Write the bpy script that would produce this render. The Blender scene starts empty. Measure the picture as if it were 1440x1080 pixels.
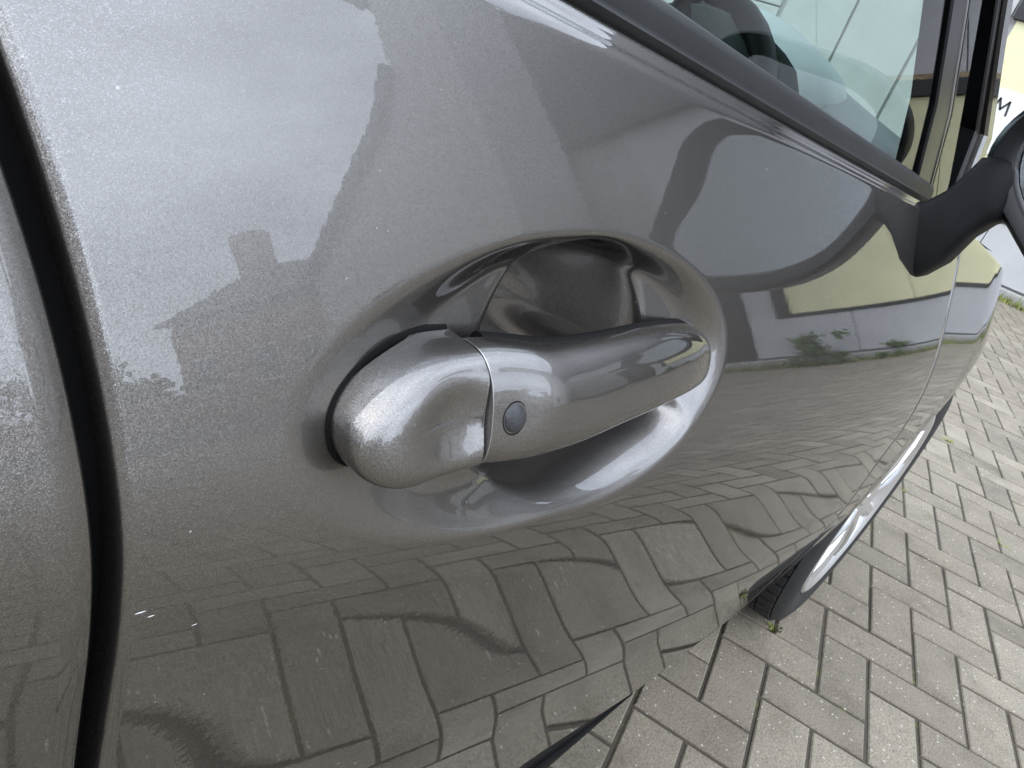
import bpy, bmesh, math, random
import numpy as np
from mathutils import Vector, Matrix
random.seed(7); rng = np.random.default_rng(7)
scene = bpy.context.scene
C = scene.collection
R = math.radians

# ------------------------------------------------------------------ camera
# world frame = frame of the parked car: +X towards its nose, +Y into the car, +Z up; the lens is above the origin
CAM_H = 0.9283
RC = np.array([[0.6634189, -0.6801857, 0.3118058],
               [-0.1408906, -0.5228154, -0.8407222],
               [0.7348641, 0.5138205, -0.4426774]])      # rows: image right, image down, view axis
cam_d = bpy.data.cameras.new('camera'); cam = bpy.data.objects.new('camera', cam_d); C.objects.link(cam)
r_, u_, b_ = RC[0], -RC[1], -RC[2]
cam.matrix_world = Matrix(((r_[0], u_[0], b_[0], 0), (r_[1], u_[1], b_[1], 0), (r_[2], u_[2], b_[2], CAM_H), (0, 0, 0, 1)))
cam_d.sensor_width = 36; cam_d.lens = 25.0; cam_d.clip_start = 0.01; cam_d.clip_end = 500
scene.camera = cam

# ------------------------------------------------------------------ sky, sun, exposure
SUN_EL, SUN_AZ = 52, 215            # the sun stands high behind the photographer, veiled by cloud
world = bpy.data.worlds.new('World'); scene.world = world; world.use_nodes = True
wn, wl = world.node_tree.nodes, world.node_tree.links
wn.clear()
w_out = wn.new('ShaderNodeOutputWorld'); w_bg = wn.new('ShaderNodeBackground'); w_sky = wn.new('ShaderNodeTexSky')
w_sky.sky_type = 'NISHITA'; w_sky.sun_disc = False
w_sky.sun_elevation = R(SUN_EL); w_sky.sun_rotation = R(90 - SUN_AZ)
w_sky.air_density = 1.0; w_sky.dust_density = 2.0; w_sky.ozone_density = 1.0
w_co = wn.new('ShaderNodeTexCoord'); w_map = wn.new('ShaderNodeMapping'); w_map.inputs['Scale'].default_value = (1.0, 1.0, 1.9)
w_no = wn.new('ShaderNodeTexNoise'); w_no.inputs['Scale'].default_value = 3.0; w_no.inputs['Detail'].default_value = 6; w_no.inputs['Roughness'].default_value = .55
w_ra = wn.new('ShaderNodeValToRGB'); w_ra.color_ramp.elements[0].position = .30; w_ra.color_ramp.elements[1].position = .62
w_ra.color_ramp.elements[0].color = (.30, .30, .30, 1); w_ra.color_ramp.elements[1].color = (1, 1, 1, 1)
w_mx = wn.new('ShaderNodeMixRGB'); w_mx.inputs[2].default_value = (15.8, 17.4, 20.4, 1)
wl.new(w_co.outputs['Generated'], w_map.inputs['Vector']); wl.new(w_map.outputs[0], w_no.inputs['Vector'])
wl.new(w_no.outputs['Fac'], w_ra.inputs[0]); wl.new(w_ra.outputs[0], w_mx.inputs[0]); wl.new(w_sky.outputs[0], w_mx.inputs[1])
wl.new(w_mx.outputs[0], w_bg.inputs['Color']); w_bg.inputs['Strength'].default_value = 0.12
wl.new(w_bg.outputs[0], w_out.inputs[0])
sun_d = bpy.data.lights.new('sun', 'SUN'); sun_d.energy = 0.5; sun_d.angle = R(90); sun_d.color = (1, .96, .9)
sun = bpy.data.objects.new('sun', sun_d); C.objects.link(sun)
sun_dir = Vector((math.cos(R(SUN_EL)) * math.cos(R(SUN_AZ)), math.cos(R(SUN_EL)) * math.sin(R(SUN_AZ)), math.sin(R(SUN_EL))))
sun.rotation_euler = sun_dir.to_track_quat('Z', 'Y').to_euler()
vs = scene.view_settings
vs.view_transform = 'Standard'; vs.look = 'None'; vs.exposure = 0.85; vs.gamma = 1.0
scene.cycles.max_bounces = 10; scene.cycles.transparent_max_bounces = 16

# ------------------------------------------------------------------ helpers
def tag(o, label=None, cat=None, group=None, kind=None):
    if label: o['label'] = label
    if cat: o['category'] = cat
    if group: o['group'] = group
    if kind: o['kind'] = kind
    return o
def empty(name, loc=(0, 0, 0)):
    o = bpy.data.objects.new(name, None); C.objects.link(o); o.location = loc; o.empty_display_size = .1
    return o
def link(name, me, mat=None, parent=None, smooth=False, sharp=35):
    if mat is not None and not me.materials: me.materials.append(mat)
    if smooth:
        me.shade_smooth()
        if sharp: me.set_sharp_from_angle(angle=R(sharp))
    o = bpy.data.objects.new(name, me); C.objects.link(o)
    if parent is not None:
        o.parent = parent
        if parent.parent is None: o.matrix_parent_inverse = Matrix.Translation(-parent.location)
    return o
class MB:
    def __init__(s): s.v = []; s.f = []
    def add(s, vs, fs):
        n = len(s.v); s.v += [tuple(map(float, p)) for p in vs]; s.f += [tuple(i + n for i in f) for f in fs]
        return s
    def box(s, x0, x1, y0, y1, z0, z1, bev=0.0):
        if bev <= 0:
            vs = [(x, y, z) for x in (x0, x1) for y in (y0, y1) for z in (z0, z1)]
            return s.add(vs, [(0, 1, 3, 2), (4, 6, 7, 5), (0, 4, 5, 1), (2, 3, 7, 6), (0, 2, 6, 4), (1, 5, 7, 3)])
        bm = bmesh.new(); bmesh.ops.create_cube(bm, size=1)
        for v in bm.verts:
            v.co = Vector(((x0 + x1) / 2 + v.co.x * (x1 - x0), (y0 + y1) / 2 + v.co.y * (y1 - y0), (z0 + z1) / 2 + v.co.z * (z1 - z0)))
        bmesh.ops.bevel(bm, geom=bm.edges[:], offset=bev, segments=2, affect='EDGES', profile=.6)
        bm.verts.index_update()
        s.add([v.co for v in bm.verts], [[v.index for v in f.verts] for f in bm.faces]); bm.free()
        return s
    def loft(s, rings, closed=True, caps=True):
        n = len(rings[0]); vs = [p for r in rings for p in r]; fs = []
        for i in range(len(rings) - 1):
            for j in range(n if closed else n - 1):
                k = (j + 1) % n
                fs.append((i * n + j, i * n + k, (i + 1) * n + k, (i + 1) * n + j))
        if caps and closed:
            fs.append(tuple(range(n))[::-1]); fs.append(tuple((len(rings) - 1) * n + j for j in range(n)))
        return s.add(vs, fs)
    def tube(s, pts, rad, n=10, caps=True):
        pts = [Vector(p) for p in pts]; rings = []
        rads = rad if isinstance(rad, (list, tuple)) else [rad] * len(pts)
        for i, p in enumerate(pts):
            t = (pts[min(i + 1, len(pts) - 1)] - pts[max(i - 1, 0)]).normalized()
            a = t.cross(Vector((0, 0, 1)) if abs(t.z) < .9 else Vector((1, 0, 0))).normalized(); b = t.cross(a)
            rings.append([p + (a * math.cos(2 * math.pi * k / n) + b * math.sin(2 * math.pi * k / n)) * rads[i] for k in range(n)])
        return s.loft(rings, True, caps)
    def prism(s, poly, axis, a, b):
        # polygon in the two other axes, extruded along axis from a to b
        n = len(poly)
        def mk(p, t):
            if axis == 'x': return (t, p[0], p[1])
            if axis == 'y': return (p[0], t, p[1])
            return (p[0], p[1], t)
        vs = [mk(p, a) for p in poly] + [mk(p, b) for p in poly]
        fs = [tuple(range(n)), tuple(range(n, 2 * n))[::-1]] + [(i, n + i, n + (i + 1) % n, (i + 1) % n) for i in range(n)]
        return s.add(vs, fs)
    def mesh(s, name):
        me = bpy.data.meshes.new(name); me.from_pydata(s.v, [], s.f); me.update()
        bm = bmesh.new(); bm.from_mesh(me); bmesh.ops.recalc_face_normals(bm, faces=bm.faces[:]); bm.to_mesh(me); bm.free()
        return me
    def build(s, name, mat, parent=None, smooth=False, sharp=35):
        return link(name, s.mesh(name), mat, parent, smooth, sharp)
def cam_px(P):
    d = RC @ (np.asarray(P, float) - np.array([0, 0, CAM_H]))
    return (d[0] / d[2] * 1000 + 720, d[1] / d[2] * 1000 + 540, d[2])

# ------------------------------------------------------------------ materials
def mat_new(name):
    m = bpy.data.materials.new(name); m.use_nodes = True
    nt = m.node_tree; return m, nt, nt.nodes['Principled BSDF']
def nn(nt, t, **kw):
    n = nt.nodes.new(t)
    for k, v in kw.items():
        if k in n.inputs: n.inputs[k].default_value = v
        else: setattr(n, k, v)
    return n
def noise(nt, scale, detail=3, rough=.55, co='Object', vec=None):
    c = nn(nt, 'ShaderNodeTexCoord'); n = nn(nt, 'ShaderNodeTexNoise')
    n.inputs['Scale'].default_value = scale; n.inputs['Detail'].default_value = detail; n.inputs['Roughness'].default_value = rough
    nt.links.new(vec if vec is not None else c.outputs[co], n.inputs['Vector']); return n
def ramp(nt, src, stops):
    r = nn(nt, 'ShaderNodeValToRGB'); e = r.color_ramp.elements
    while len(e) > 1: e.remove(e[-1])
    e[0].position, e[0].color = stops[0][0], (*stops[0][1], 1) if len(stops[0][1]) == 3 else stops[0][1]
    for p, c in stops[1:]:
        x = e.new(p); x.color = (*c, 1)
    nt.links.new(src, r.inputs[0]); return r
def mixc(nt, fac, a, b, mode='MIX'):
    m = nn(nt, 'ShaderNodeMixRGB'); m.blend_type = mode
    for k, v in ((0, fac), (1, a), (2, b)):
        if isinstance(v, (int, float)): m.inputs[k].default_value = v
        elif isinstance(v, tuple): m.inputs[k].default_value = (*v, 1)
        else: nt.links.new(v, m.inputs[k])
    return m
def plain(name, col, rough=.5, var=.15, scale=20, metal=0, bump=0, bscale=200, coat=0, spec=.5):
    m, nt, p = mat_new(name)
    n = noise(nt, scale, 4)
    lo = tuple(c * (1 - var) for c in col); hi = tuple(min(1, c * (1 + var)) for c in col)
    r = ramp(nt, n.outputs['Fac'], [(.3, lo), (.7, hi)])
    nt.links.new(r.outputs[0], p.inputs['Base Color'])
    p.inputs['Roughness'].default_value = rough; p.inputs['Metallic'].default_value = metal
    p.inputs['Coat Weight'].default_value = coat; p.inputs['Coat Roughness'].default_value = .03
    p.inputs['Specular IOR Level'].default_value = spec
    if bump:
        b = nn(nt, 'ShaderNodeBump'); b.inputs['Strength'].default_value = bump; b.inputs['Distance'].default_value = .002
        n2 = noise(nt, bscale, 3); nt.links.new(n2.outputs['Fac'], b.inputs['Height']); nt.links.new(b.outputs[0], p.inputs['Normal'])
    return m
def make_paint():
    m, nt, p = mat_new('metallic_bronze_grey_paint')
    co = nn(nt, 'ShaderNodeTexCoord')
    vo = nn(nt, 'ShaderNodeTexVoronoi'); vo.inputs['Scale'].default_value = 5200; nt.links.new(co.outputs['Object'], vo.inputs['Vector'])
    sub = nn(nt, 'ShaderNodeVectorMath', operation='SUBTRACT'); sub.inputs[1].default_value = (.5, .5, .5)
    nt.links.new(vo.outputs['Color'], sub.inputs[0])
    sc = nn(nt, 'ShaderNodeVectorMath', operation='SCALE'); sc.inputs['Scale'].default_value = .175
    nt.links.new(sub.outputs[0], sc.inputs[0])
    ge = nn(nt, 'ShaderNodeNewGeometry')
    ad = nn(nt, 'ShaderNodeVectorMath', operation='ADD'); nt.links.new(ge.outputs['Normal'], ad.inputs[0]); nt.links.new(sc.outputs[0], ad.inputs[1])
    no = nn(nt, 'ShaderNodeVectorMath', operation='NORMALIZE'); nt.links.new(ad.outputs[0], no.inputs[0])
    nt.links.new(no.outputs[0], p.inputs['Normal'])
    sep = nn(nt, 'ShaderNodeSeparateColor'); nt.links.new(vo.outputs['Color'], sep.inputs[0])
    r = ramp(nt, sep.outputs[0], [(0, (.145, .137, .127)), (.8, (.206, .196, .182)), (1, (.31, .296, .277))])
    dv = nn(nt, 'ShaderNodeTexVoronoi'); dv.inputs['Scale'].default_value = 210; nt.links.new(co.outputs['Object'], dv.inputs['Vector'])
    ds = nn(nt, 'ShaderNodeSeparateColor'); nt.links.new(dv.outputs['Color'], ds.inputs[0])
    rad = nn(nt, 'ShaderNodeMapRange'); rad.inputs['From Min'].default_value = .80; rad.inputs['From Max'].default_value = 1.0; rad.inputs['To Min'].default_value = .0; rad.inputs['To Max'].default_value = .065; nt.links.new(ds.outputs[1], rad.inputs['Value'])
    lt = nn(nt, 'ShaderNodeMath', operation='LESS_THAN'); nt.links.new(dv.outputs['Distance'], lt.inputs[0]); nt.links.new(rad.outputs[0], lt.inputs[1])
    dm = nn(nt, 'ShaderNodeMath', operation='MULTIPLY'); dm.inputs[1].default_value = .55; nt.links.new(lt.outputs[0], dm.inputs[0])
    dc = mixc(nt, dm.outputs[0], r.outputs[0], (.55, .54, .51)); nt.links.new(dc.outputs[0], p.inputs['Base Color'])
    me_ = nn(nt, 'ShaderNodeMath', operation='SUBTRACT'); me_.inputs[0].default_value = .95; nt.links.new(dm.outputs[0], me_.inputs[1]); nt.links.new(me_.outputs[0], p.inputs['Metallic'])
    p.inputs['Metallic'].default_value = .95; p.inputs['Roughness'].default_value = .33
    p.inputs['Specular Tint'].default_value = (.12, .12, .12, 1)      # dark flop of the flakes at a shallow angle
    p.inputs['Coat Weight'].default_value = 1.0; p.inputs['Coat IOR'].default_value = 1.55
    # faint dust film and hairline marks in the lacquer
    d = noise(nt, 9, 5, .65); dr = ramp(nt, d.outputs['Fac'], [(.45, (.006, .006, .006)), (.8, (.03, .03, .03))])
    nt.links.new(dr.outputs[0], p.inputs['Coat Roughness'])
    # orange peel
    op = noise(nt, 260, 2, .5); b = nn(nt, 'ShaderNodeBump'); b.inputs['Strength'].default_value = .02; b.inputs['Distance'].default_value = .0004
    nt.links.new(op.outputs['Fac'], b.inputs['Height']); nt.links.new(b.outputs[0], p.inputs['Coat Normal'])
    return m
def make_glass(name, tint, ior=1.5):
    m, nt, p = mat_new(name); nt.nodes.remove(p)
    out = nt.nodes['Material Output']
    tr = nn(nt, 'ShaderNodeBsdfTransparent'); tr.inputs[0].default_value = (*tint, 1)
    gl = nn(nt, 'ShaderNodeBsdfGlossy'); gl.inputs['Roughness'].default_value = .0
    fr = nn(nt, 'ShaderNodeFresnel'); ge = nn(nt, 'ShaderNodeNewGeometry')
    mr = nn(nt, 'ShaderNodeMapRange'); mr.inputs['To Min'].default_value = ior; mr.inputs['To Max'].default_value = 1 / ior
    nt.links.new(ge.outputs['Backfacing'], mr.inputs['Value']); nt.links.new(mr.outputs[0], fr.inputs['IOR'])
    d = noise(nt, 14, 5, .6); r = ramp(nt, d.outputs['Fac'], [(.4, (0, 0, 0)), (.8, (.02, .02, .02))])
    mx = nn(nt, 'ShaderNodeMixShader'); nt.links.new(fr.outputs[0], mx.inputs[0]); nt.links.new(tr.outputs[0], mx.inputs[1]); nt.links.new(gl.outputs[0], mx.inputs[2])
    nt.links.new(mx.outputs[0], out.inputs[0]); return m
def make_paver():
    m, nt, p = mat_new('concrete_paver')
    co = nn(nt, 'ShaderNodeTexCoord')
    ge = nn(nt, 'ShaderNodeNewGeometry'); oi = nn(nt, 'ShaderNodeObjectInfo')
    ad = nn(nt, 'ShaderNodeMath', operation='ADD'); nt.links.new(ge.outputs['Random Per Island'], ad.inputs[0]); nt.links.new(oi.outputs['Random'], ad.inputs[1])
    fr = nn(nt, 'ShaderNodeMath', operation='FRACT'); nt.links.new(ad.outputs[0], fr.inputs[0])
    base = ramp(nt, fr.outputs[0], [(0, (.162, .142, .108)), (.3, (.206, .181, .137)), (.55, (.183, .158, .120)), (.8, (.218, .192, .146)), (1, (.240, .213, .163))])
    n1 = noise(nt, 260, 3, .7, vec=ge.outputs['Position']); g = ramp(nt, n1.outputs['Fac'], [(.30, (.60, .58, .56)), (.52, (1, 1, 1)), (.72, (1.35, 1.34, 1.33))])
    c1 = mixc(nt, 1.0, base.outputs[0], g.outputs[0], 'MULTIPLY')
    n2 = noise(nt, 9, 4, .6, vec=ge.outputs['Position']); g2 = ramp(nt, n2.outputs['Fac'], [(.28, (.72, .71, .68)), (.5, (1, 1, 1)), (.75, (1.14, 1.13, 1.11))])
    c2 = mixc(nt, 1.0, c1.outputs[0], g2.outputs[0], 'MULTIPLY')
    vo = nn(nt, 'ShaderNodeTexVoronoi'); vo.inputs['Scale'].default_value = 120; nt.links.new(ge.outputs['Position'], vo.inputs['Vector'])
    sp = nn(nt, 'ShaderNodeSeparateColor'); nt.links.new(vo.outputs['Color'], sp.inputs[0])
    big = nn(nt, 'ShaderNodeMath', operation='GREATER_THAN'); big.inputs[1].default_value = .90; nt.links.new(sp.outputs[0], big.inputs[0])
    near = nn(nt, 'ShaderNodeMath', operation='LESS_THAN'); near.inputs[1].default_value = .26; nt.links.new(vo.outputs['Distance'], near.inputs[0])
    mu = nn(nt, 'ShaderNodeMath', operation='MULTIPLY'); nt.links.new(big.outputs[0], mu.inputs[0]); nt.links.new(near.outputs[0], mu.inputs[1])
    mu2 = nn(nt, 'ShaderNodeMath', operation='MULTIPLY'); nt.links.new(mu.outputs[0], mu2.inputs[0]); mu2.inputs[1].default_value = .5
    c3 = mixc(nt, mu2.outputs[0], c2.outputs[0], (.62, .59, .52))
    dk = nn(nt, 'ShaderNodeMath', operation='LESS_THAN'); dk.inputs[1].default_value = .05; nt.links.new(sp.outputs[0], dk.inputs[0])
    mu3 = nn(nt, 'ShaderNodeMath', operation='MULTIPLY'); nt.links.new(dk.outputs[0], mu3.inputs[0]); nt.links.new(near.outputs[0], mu3.inputs[1])
    c4 = mixc(nt, mu3.outputs[0], c3.outputs[0], (.11, .10, .09))
    nt.links.new(c4.outputs[0], p.inputs['Base Color']); p.inputs['Roughness'].default_value = .9
    b = nn(nt, 'ShaderNodeBump'); b.inputs['Strength'].default_value = .55; b.inputs['Distance'].default_value = .0012
    nt.links.new(n1.outputs['Fac'], b.inputs['Height']); nt.links.new(b.outputs[0], p.inputs['Normal'])
    return m
def make_bed():
    m, nt, p = mat_new('joint_sand_and_moss')
    ge = nn(nt, 'ShaderNodeNewGeometry')
    n = noise(nt, 26, 4, .7, vec=ge.outputs['Position']); n2 = noise(nt, 400, 3, .6, vec=ge.outputs['Position'])
    moss = ramp(nt, n.outputs['Fac'], [(.56, (.070, .060, .046)), (.64, (.10, .105, .04)), (.78, (.20, .21, .06))])
    g = ramp(nt, n2.outputs['Fac'], [(.3, (.6, .6, .6)), (.7, (1.3, 1.3, 1.3))])
    c = mixc(nt, 1.0, moss.outputs[0], g.outputs[0], 'MULTIPLY'); nt.links.new(c.outputs[0], p.inputs['Base Color']); p.inputs['Roughness'].default_value = 1
    return m
PAINT = make_paint()
PAVER, BED = make_paver(), make_bed()
TARMAC = plain('tarmac', (.055, .055, .053), .9, .25, 6, bump=.4)
RUBBER = plain('black_weatherstrip_rubber', (.013, .0128, .0125), .45, .3, 30, spec=.2)
GASKET = plain('black_gasket', (.005, .005, .005), .7, .2, 60, spec=.12)
BLACKPL = plain('black_textured_plastic', (.006, .0063, .0068), .5, .25, 40, bump=.15, bscale=900, spec=.07)
GLOSSBLK = plain('gloss_black_plastic', (.005, .005, .006), .28, .2, 30, spec=.25)
BUTTON = plain('grey_button_rubber', (.032, .033, .035), .38, .35, 400, bump=.2, bscale=1500, spec=.4)
TYRE = plain('tyre_rubber', (.016, .016, .016), .75, .3, 40, bump=.2)
ALLOY = plain('silver_alloy', (.72, .73, .74), .28, .06, 10, metal=.85)
CHROME = plain('bright_edge', (.45, .44, .43), .25, .05, 10, metal=.9)
DASH = plain('dashboard_plastic', (.055, .06, .062), .55, .15, 20)
DASHTOP = plain('pale_dashboard_cap', (.22, .25, .25), .45, .08, 20)
SEAT = plain('dark_seat_fabric', (.02, .022, .024), .9, .2, 120)
MIRRORGL = plain('mirror_silver', (.82, .86, .87), .02, .01, 5, metal=1)
GLASS = make_glass('green_tinted_side_glass', (.74, .86, .80), 1.55)
WSCREEN = make_glass('tinted_windscreen', (.84, .93, .89), 1.45)
UNDER = plain('dark_underbody', (.012, .012, .012), .9, .2, 10)
WALLGREY = plain('pale_grey_painted_board', (.42, .42, .42), .6, .07, 3, bump=.1)
WALLWHITE = plain('off_white_painted_board', (.43, .43, .42), .55, .06, 2.5, bump=.1)
YELLOW = plain('pale_yellow_paint', (.66, .63, .38), .55, .06, 3)
BLACKST = plain('black_painted_strip', (.018, .018, .018), .5, .2, 20)
BLUEGREY = plain('blue_grey_panel', (.19, .215, .225), .5, .08, 2)
RUST = plain('rust_stained_edge', (.28, .21, .13), .9, .5, 25)
KERB = plain('concrete_kerb', (.34, .33, .31), .9, .15, 8, bump=.3)
RENDER = plain('pebbledash_render', (.54, .53, .51), .95, .1, 6, bump=.5, bscale=120)
BRICKW = plain('weathered_brickwork', (.30, .22, .18), .9, .2, 4, bump=.4)
SLATE = plain('grey_slate', (.05, .052, .056), .75, .25, 5)
SOFFIT = plain('white_painted_timber', (.7, .7, .69), .5, .05, 5)
WINGL = plain('dark_window_glass', (.03, .035, .04), .05, .1, 3)
LEAF = plain('leaf_green', (.075, .12, .03), .7, .35, 8)
WEED = plain('weed_blades', (.20, .22, .05), .8, .4, 15)
BARK = plain('bark', (.09, .07, .05), .95, .3, 12)
PAPER = plain('white_paper', (.68, .68, .66), .7, .03, 10)
INK = plain('marker_ink', (.03, .03, .03), .7, .1, 10)
DIRT = plain('soil_and_leaf_litter', (.16, .12, .07), 1, .5, 30)

# ------------------------------------------------------------------ ground
g = MB().add([(-150, -150, -.05), (150, -150, -.05), (150, 150, -.05), (-150, 150, -.05)], [(0, 1, 2, 3)]).build('ground', TARMAC)
tag(g, 'dark tarmac ground stretching beyond the paved yard', kind='structure')
# herringbone block paving: 200 x 100 mm blocks, laid at the angle measured in the photograph
FW = np.array([math.cos(R(-73.5)), math.sin(R(-73.5))]); LF = np.array([-0.9588197, -0.2840154]); UC = np.array([-2.79921268, 12.64265608])
def uv2xy(u, v):
    d = np.array([u, v]) - UC
    return float(d @ FW) * .1, float(d @ LF) * .1
bed = MB().add([(-4.5, -10, -.0055), (8.78, -10, -.0055), (8.78, 6, -.0055), (-4.5, 6, -.0055)], [(0, 1, 2, 3)]).build('block_paving', BED)
tag(bed, 'herringbone block paving of the yard with dark mossy joints', kind='structure')
def brick_verts(lu, lv):
    j, ch = .036, .026                      # joint half width and chamfer, in units of 0.1 m
    out = []
    for (a, z) in ((j, -.05), (j, -.0025), (j + ch, 0.0)):
        out += [(a, a, z), (lu - a, a, z), (lu - a, lv - a, z), (a, lv - a, z)]
    fs = [(8, 9, 10, 11)]
    for L in (0, 4):
        for i in range(4): fs.append((L + i, L + (i + 1) % 4, L + 4 + (i + 1) % 4, L + 4 + i))
    return out, fs
def brick_mesh(lu, lv):
    vs, fs = brick_verts(lu, lv); o0 = uv2xy(0, 0)
    w = []
    for (u, v, z) in vs:
        x, y = uv2xy(u, v); w.append((x - o0[0], y - o0[1], z))
    return w, fs
BR = {0: brick_mesh(2, 1), 1: brick_mesh(1, 2)}
pm = {}
for k in BR:
    mb = MB().add(*BR[k]); pm[k] = mb.mesh('paving_brick'); pm[k].materials.append(PAVER)
bricks = []
# a brick along u starts where v = u (mod 4), one along v where v = u + 1 (mod 4)
for a in range(-110, 111):
    for b in range(-60, 61):
        for kind in (0, 1):
            if kind == 0: uu, vv, lu, lv = a, a - 4 * b, 2, 1
            else: uu, vv, lu, lv = a - 1, a - 4 * b, 1, 2
            x, y = uv2xy(uu + lu / 2, vv + lv / 2)
            if -4.3 < x < 8.62 and -9.8 < y < 5.8: bricks.append((kind, uu, vv, x, y))
bricks = sorted(set(bricks))
def shown(x, y):
    px, py, d = cam_px((x, y, 0))
    if d < .2 or not (-60 < px < 1500 and -60 < py < 1140): return 0
    # right of the line of the body side
    if px < 840 + (1100 - py) * .93 - 60: return 0
    return 1 / (d * d)
vis = sorted([(shown(b[3], b[4]), i) for i, b in enumerate(bricks)], reverse=True)[:300]
single = {i for s, i in vis if s > 0}
far = MB()
for i, (kind, uu, vv, x, y) in enumerate(bricks):
    ox, oy = uv2xy(uu, vv); dz = random.uniform(-.0016, .0016); tx = random.uniform(-.006, .006); ty = random.uniform(-.006, .006); rz = random.uniform(-.006, .006)
    if i in single:
        o = bpy.data.objects.new('paving_brick', pm[kind]); C.objects.link(o); o.parent = bed
        o.location = (ox, oy, dz); o.rotation_euler = (tx * .6, ty * .6, rz)
    else:
        vs_, fs_ = BR[kind]
        far.add([(ox + p[0] - rz * p[1], oy + p[1] + rz * p[0], dz + p[2]) for p in vs_], fs_)
fo = far.build('distant_paving_bricks', PAVER, bed); tag(fo, kind='stuff')

# ------------------------------------------------------------------ yard building across the nose of the car
WX = 8.85
gb = empty('yard_building', (WX, 0, 0))
tag(gb, 'low yard building with pale grey boards, yellow panels and black strips', 'building')
def wpart(name, mat, y0, y1, z0, z1, proud=.03, bev=.004, back=None):
    return MB().box(WX - proud, WX + (.05 if back is None else back), y0, y1, z0, z1, bev).build(name, mat, gb)
MB().box(WX + .02, WX + 3.0, -3.66, 9.5, 0, 3.85).build('wall', WALLGREY, gb)
MB().box(WX - .16, WX + 3.1, -3.72, 9.6, 3.86, 4.0, .01).build('roof', SLATE, gb)
MB().box(WX - .10, WX + .01, -3.6, 9.4, -.02, .10, .012).build('plinth', KERB, gb)
ys = [-3.05, -2.02, -1.0, .30, 1.25, 2.1]
for i in range(len(ys) - 1): wpart('lower_board', WALLGREY if i < 3 else WALLWHITE, ys[i] + .004, ys[i + 1] - .004, .125, .655, .03)
wpart('rail', BLACKST, -2.75, 2.8, .66, .70, .045)
wpart('frame_post', BLACKST, -2.74, -2.605, .705, 2.37, .05)
yb = [-2.60, -1.42, -.20, .98, 2.06]
for i in range(4): wpart('yellow_panel', YELLOW, yb[i] + .003, yb[i + 1] - .003, .705, 2.37, .02)
wpart('black_strip', BLACKST, -3.62, 2.10, 2.375, 2.54, .06)
wpart('rusty_edge', RUST, -3.62, 2.10, 2.545, 2.60, .045)
ub = [-3.62, -2.55, -1.22, .10, 1.12, 2.10]
for i in range(5): wpart('upper_panel', WALLGREY, ub[i] + .008, ub[i + 1] - .008, 2.605, 3.60, .02)
wpart('dark_door', BLACKST, -3.62, -3.08, .12, 2.05, .03)
wpart('lower_board', WALLWHITE, 2.105, 2.80, .125, .655, .03)
wpart('pale_board', WALLWHITE, 2.13, 2.80, .705, 3.6, .03)
for (a, b) in ((2.83, 3.60), (3.62, 4.40)): wpart('pale_board', WALLWHITE, a + .006, b - .006, .12, 3.5, .03)
for k in range(17): wpart('shutter_slat', WALLWHITE, 4.46, 7.2, .14 + k * .2, .325 + k * .2, .03, .012)
wpart('pale_board', WALLWHITE, 7.22, 9.4, .12, 3.5, .03)
# paper notice with marker lettering on the yellow board
nt_ = MB().box(WX - .034, WX - .026, 1.56, 1.97, 1.20, 1.79).build('paper_notice', PAPER)
tag(nt_, 'white paper notice with black marker letters on the yellow board', 'notice')
def stroke(pts, w=.016):
    mb = MB()
    for a, b in zip(pts[:-1], pts[1:]):
        a = Vector((0, a[0] + .235, a[1])); b = Vector((0, b[0] + .235, b[1])); d = (b - a).normalized(); n = Vector((0, -d.z, d.y)) * w / 2; e = d * w * .4
        q = [a - e + n, a - e - n, b + e - n, b + e + n]
        mb.add([(WX - .038, p.y, p.z) for p in q], [(0, 1, 2, 3)])
    return mb.build('lettering', INK, nt_)
# letters run towards -Y when read from the yard
stroke([(1.60, 1.58), (1.575, 1.70), (1.53, 1.61), (1.48, 1.69), (1.455, 1.57)], .02)
stroke([(1.63, 1.43), (1.585, 1.445), (1.60, 1.40), (1.57, 1.36), (1.62, 1.34)], .014)
stroke([(1.54, 1.43), (1.50, 1.41), (1.47, 1.36)], .014)
# weeds and litter along the plinth
wd = MB()
for k in range(2600):
    y = random.uniform(-3.4, 3.2); x = WX - .11 - abs(random.gauss(0, .12)); h = random.uniform(.02, .10) * (1.6 if random.random() < .1 else 1)
    a = random.uniform(0, 6.28); w = random.uniform(.004, .011); lx, ly = random.gauss(0, .03), random.gauss(0, .03)
    wd.add([(x - w * math.cos(a), y - w * math.sin(a), 0), (x + w * math.cos(a), y + w * math.sin(a), 0), (x + lx * .6 + w * .7, y + ly * .6, h * .6), (x + lx, y + ly, h)], [(0, 1, 2), (0, 2, 3)])
tag(wd.build('weeds', WEED), 'yellow green weeds along the foot of the yard building', 'weeds', kind='stuff')
li = MB()
for k in range(700):
    y = random.uniform(-3.4, 3.2); x = WX - .12 - abs(random.gauss(0, .16)); r = random.uniform(.006, .02); a = random.uniform(0, 6.28); z = random.uniform(.003, .012)
    li.add([(x + r * math.cos(a + q), y + r * .6 * math.sin(a + q), z + .004 * (q % 2)) for q in (0, 1.6, 3.1, 4.7)], [(0, 1, 2, 3)])
tag(li.build('leaf_litter', DIRT), 'brown leaf litter scattered before the yard building', 'litter', kind='stuff')
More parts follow.
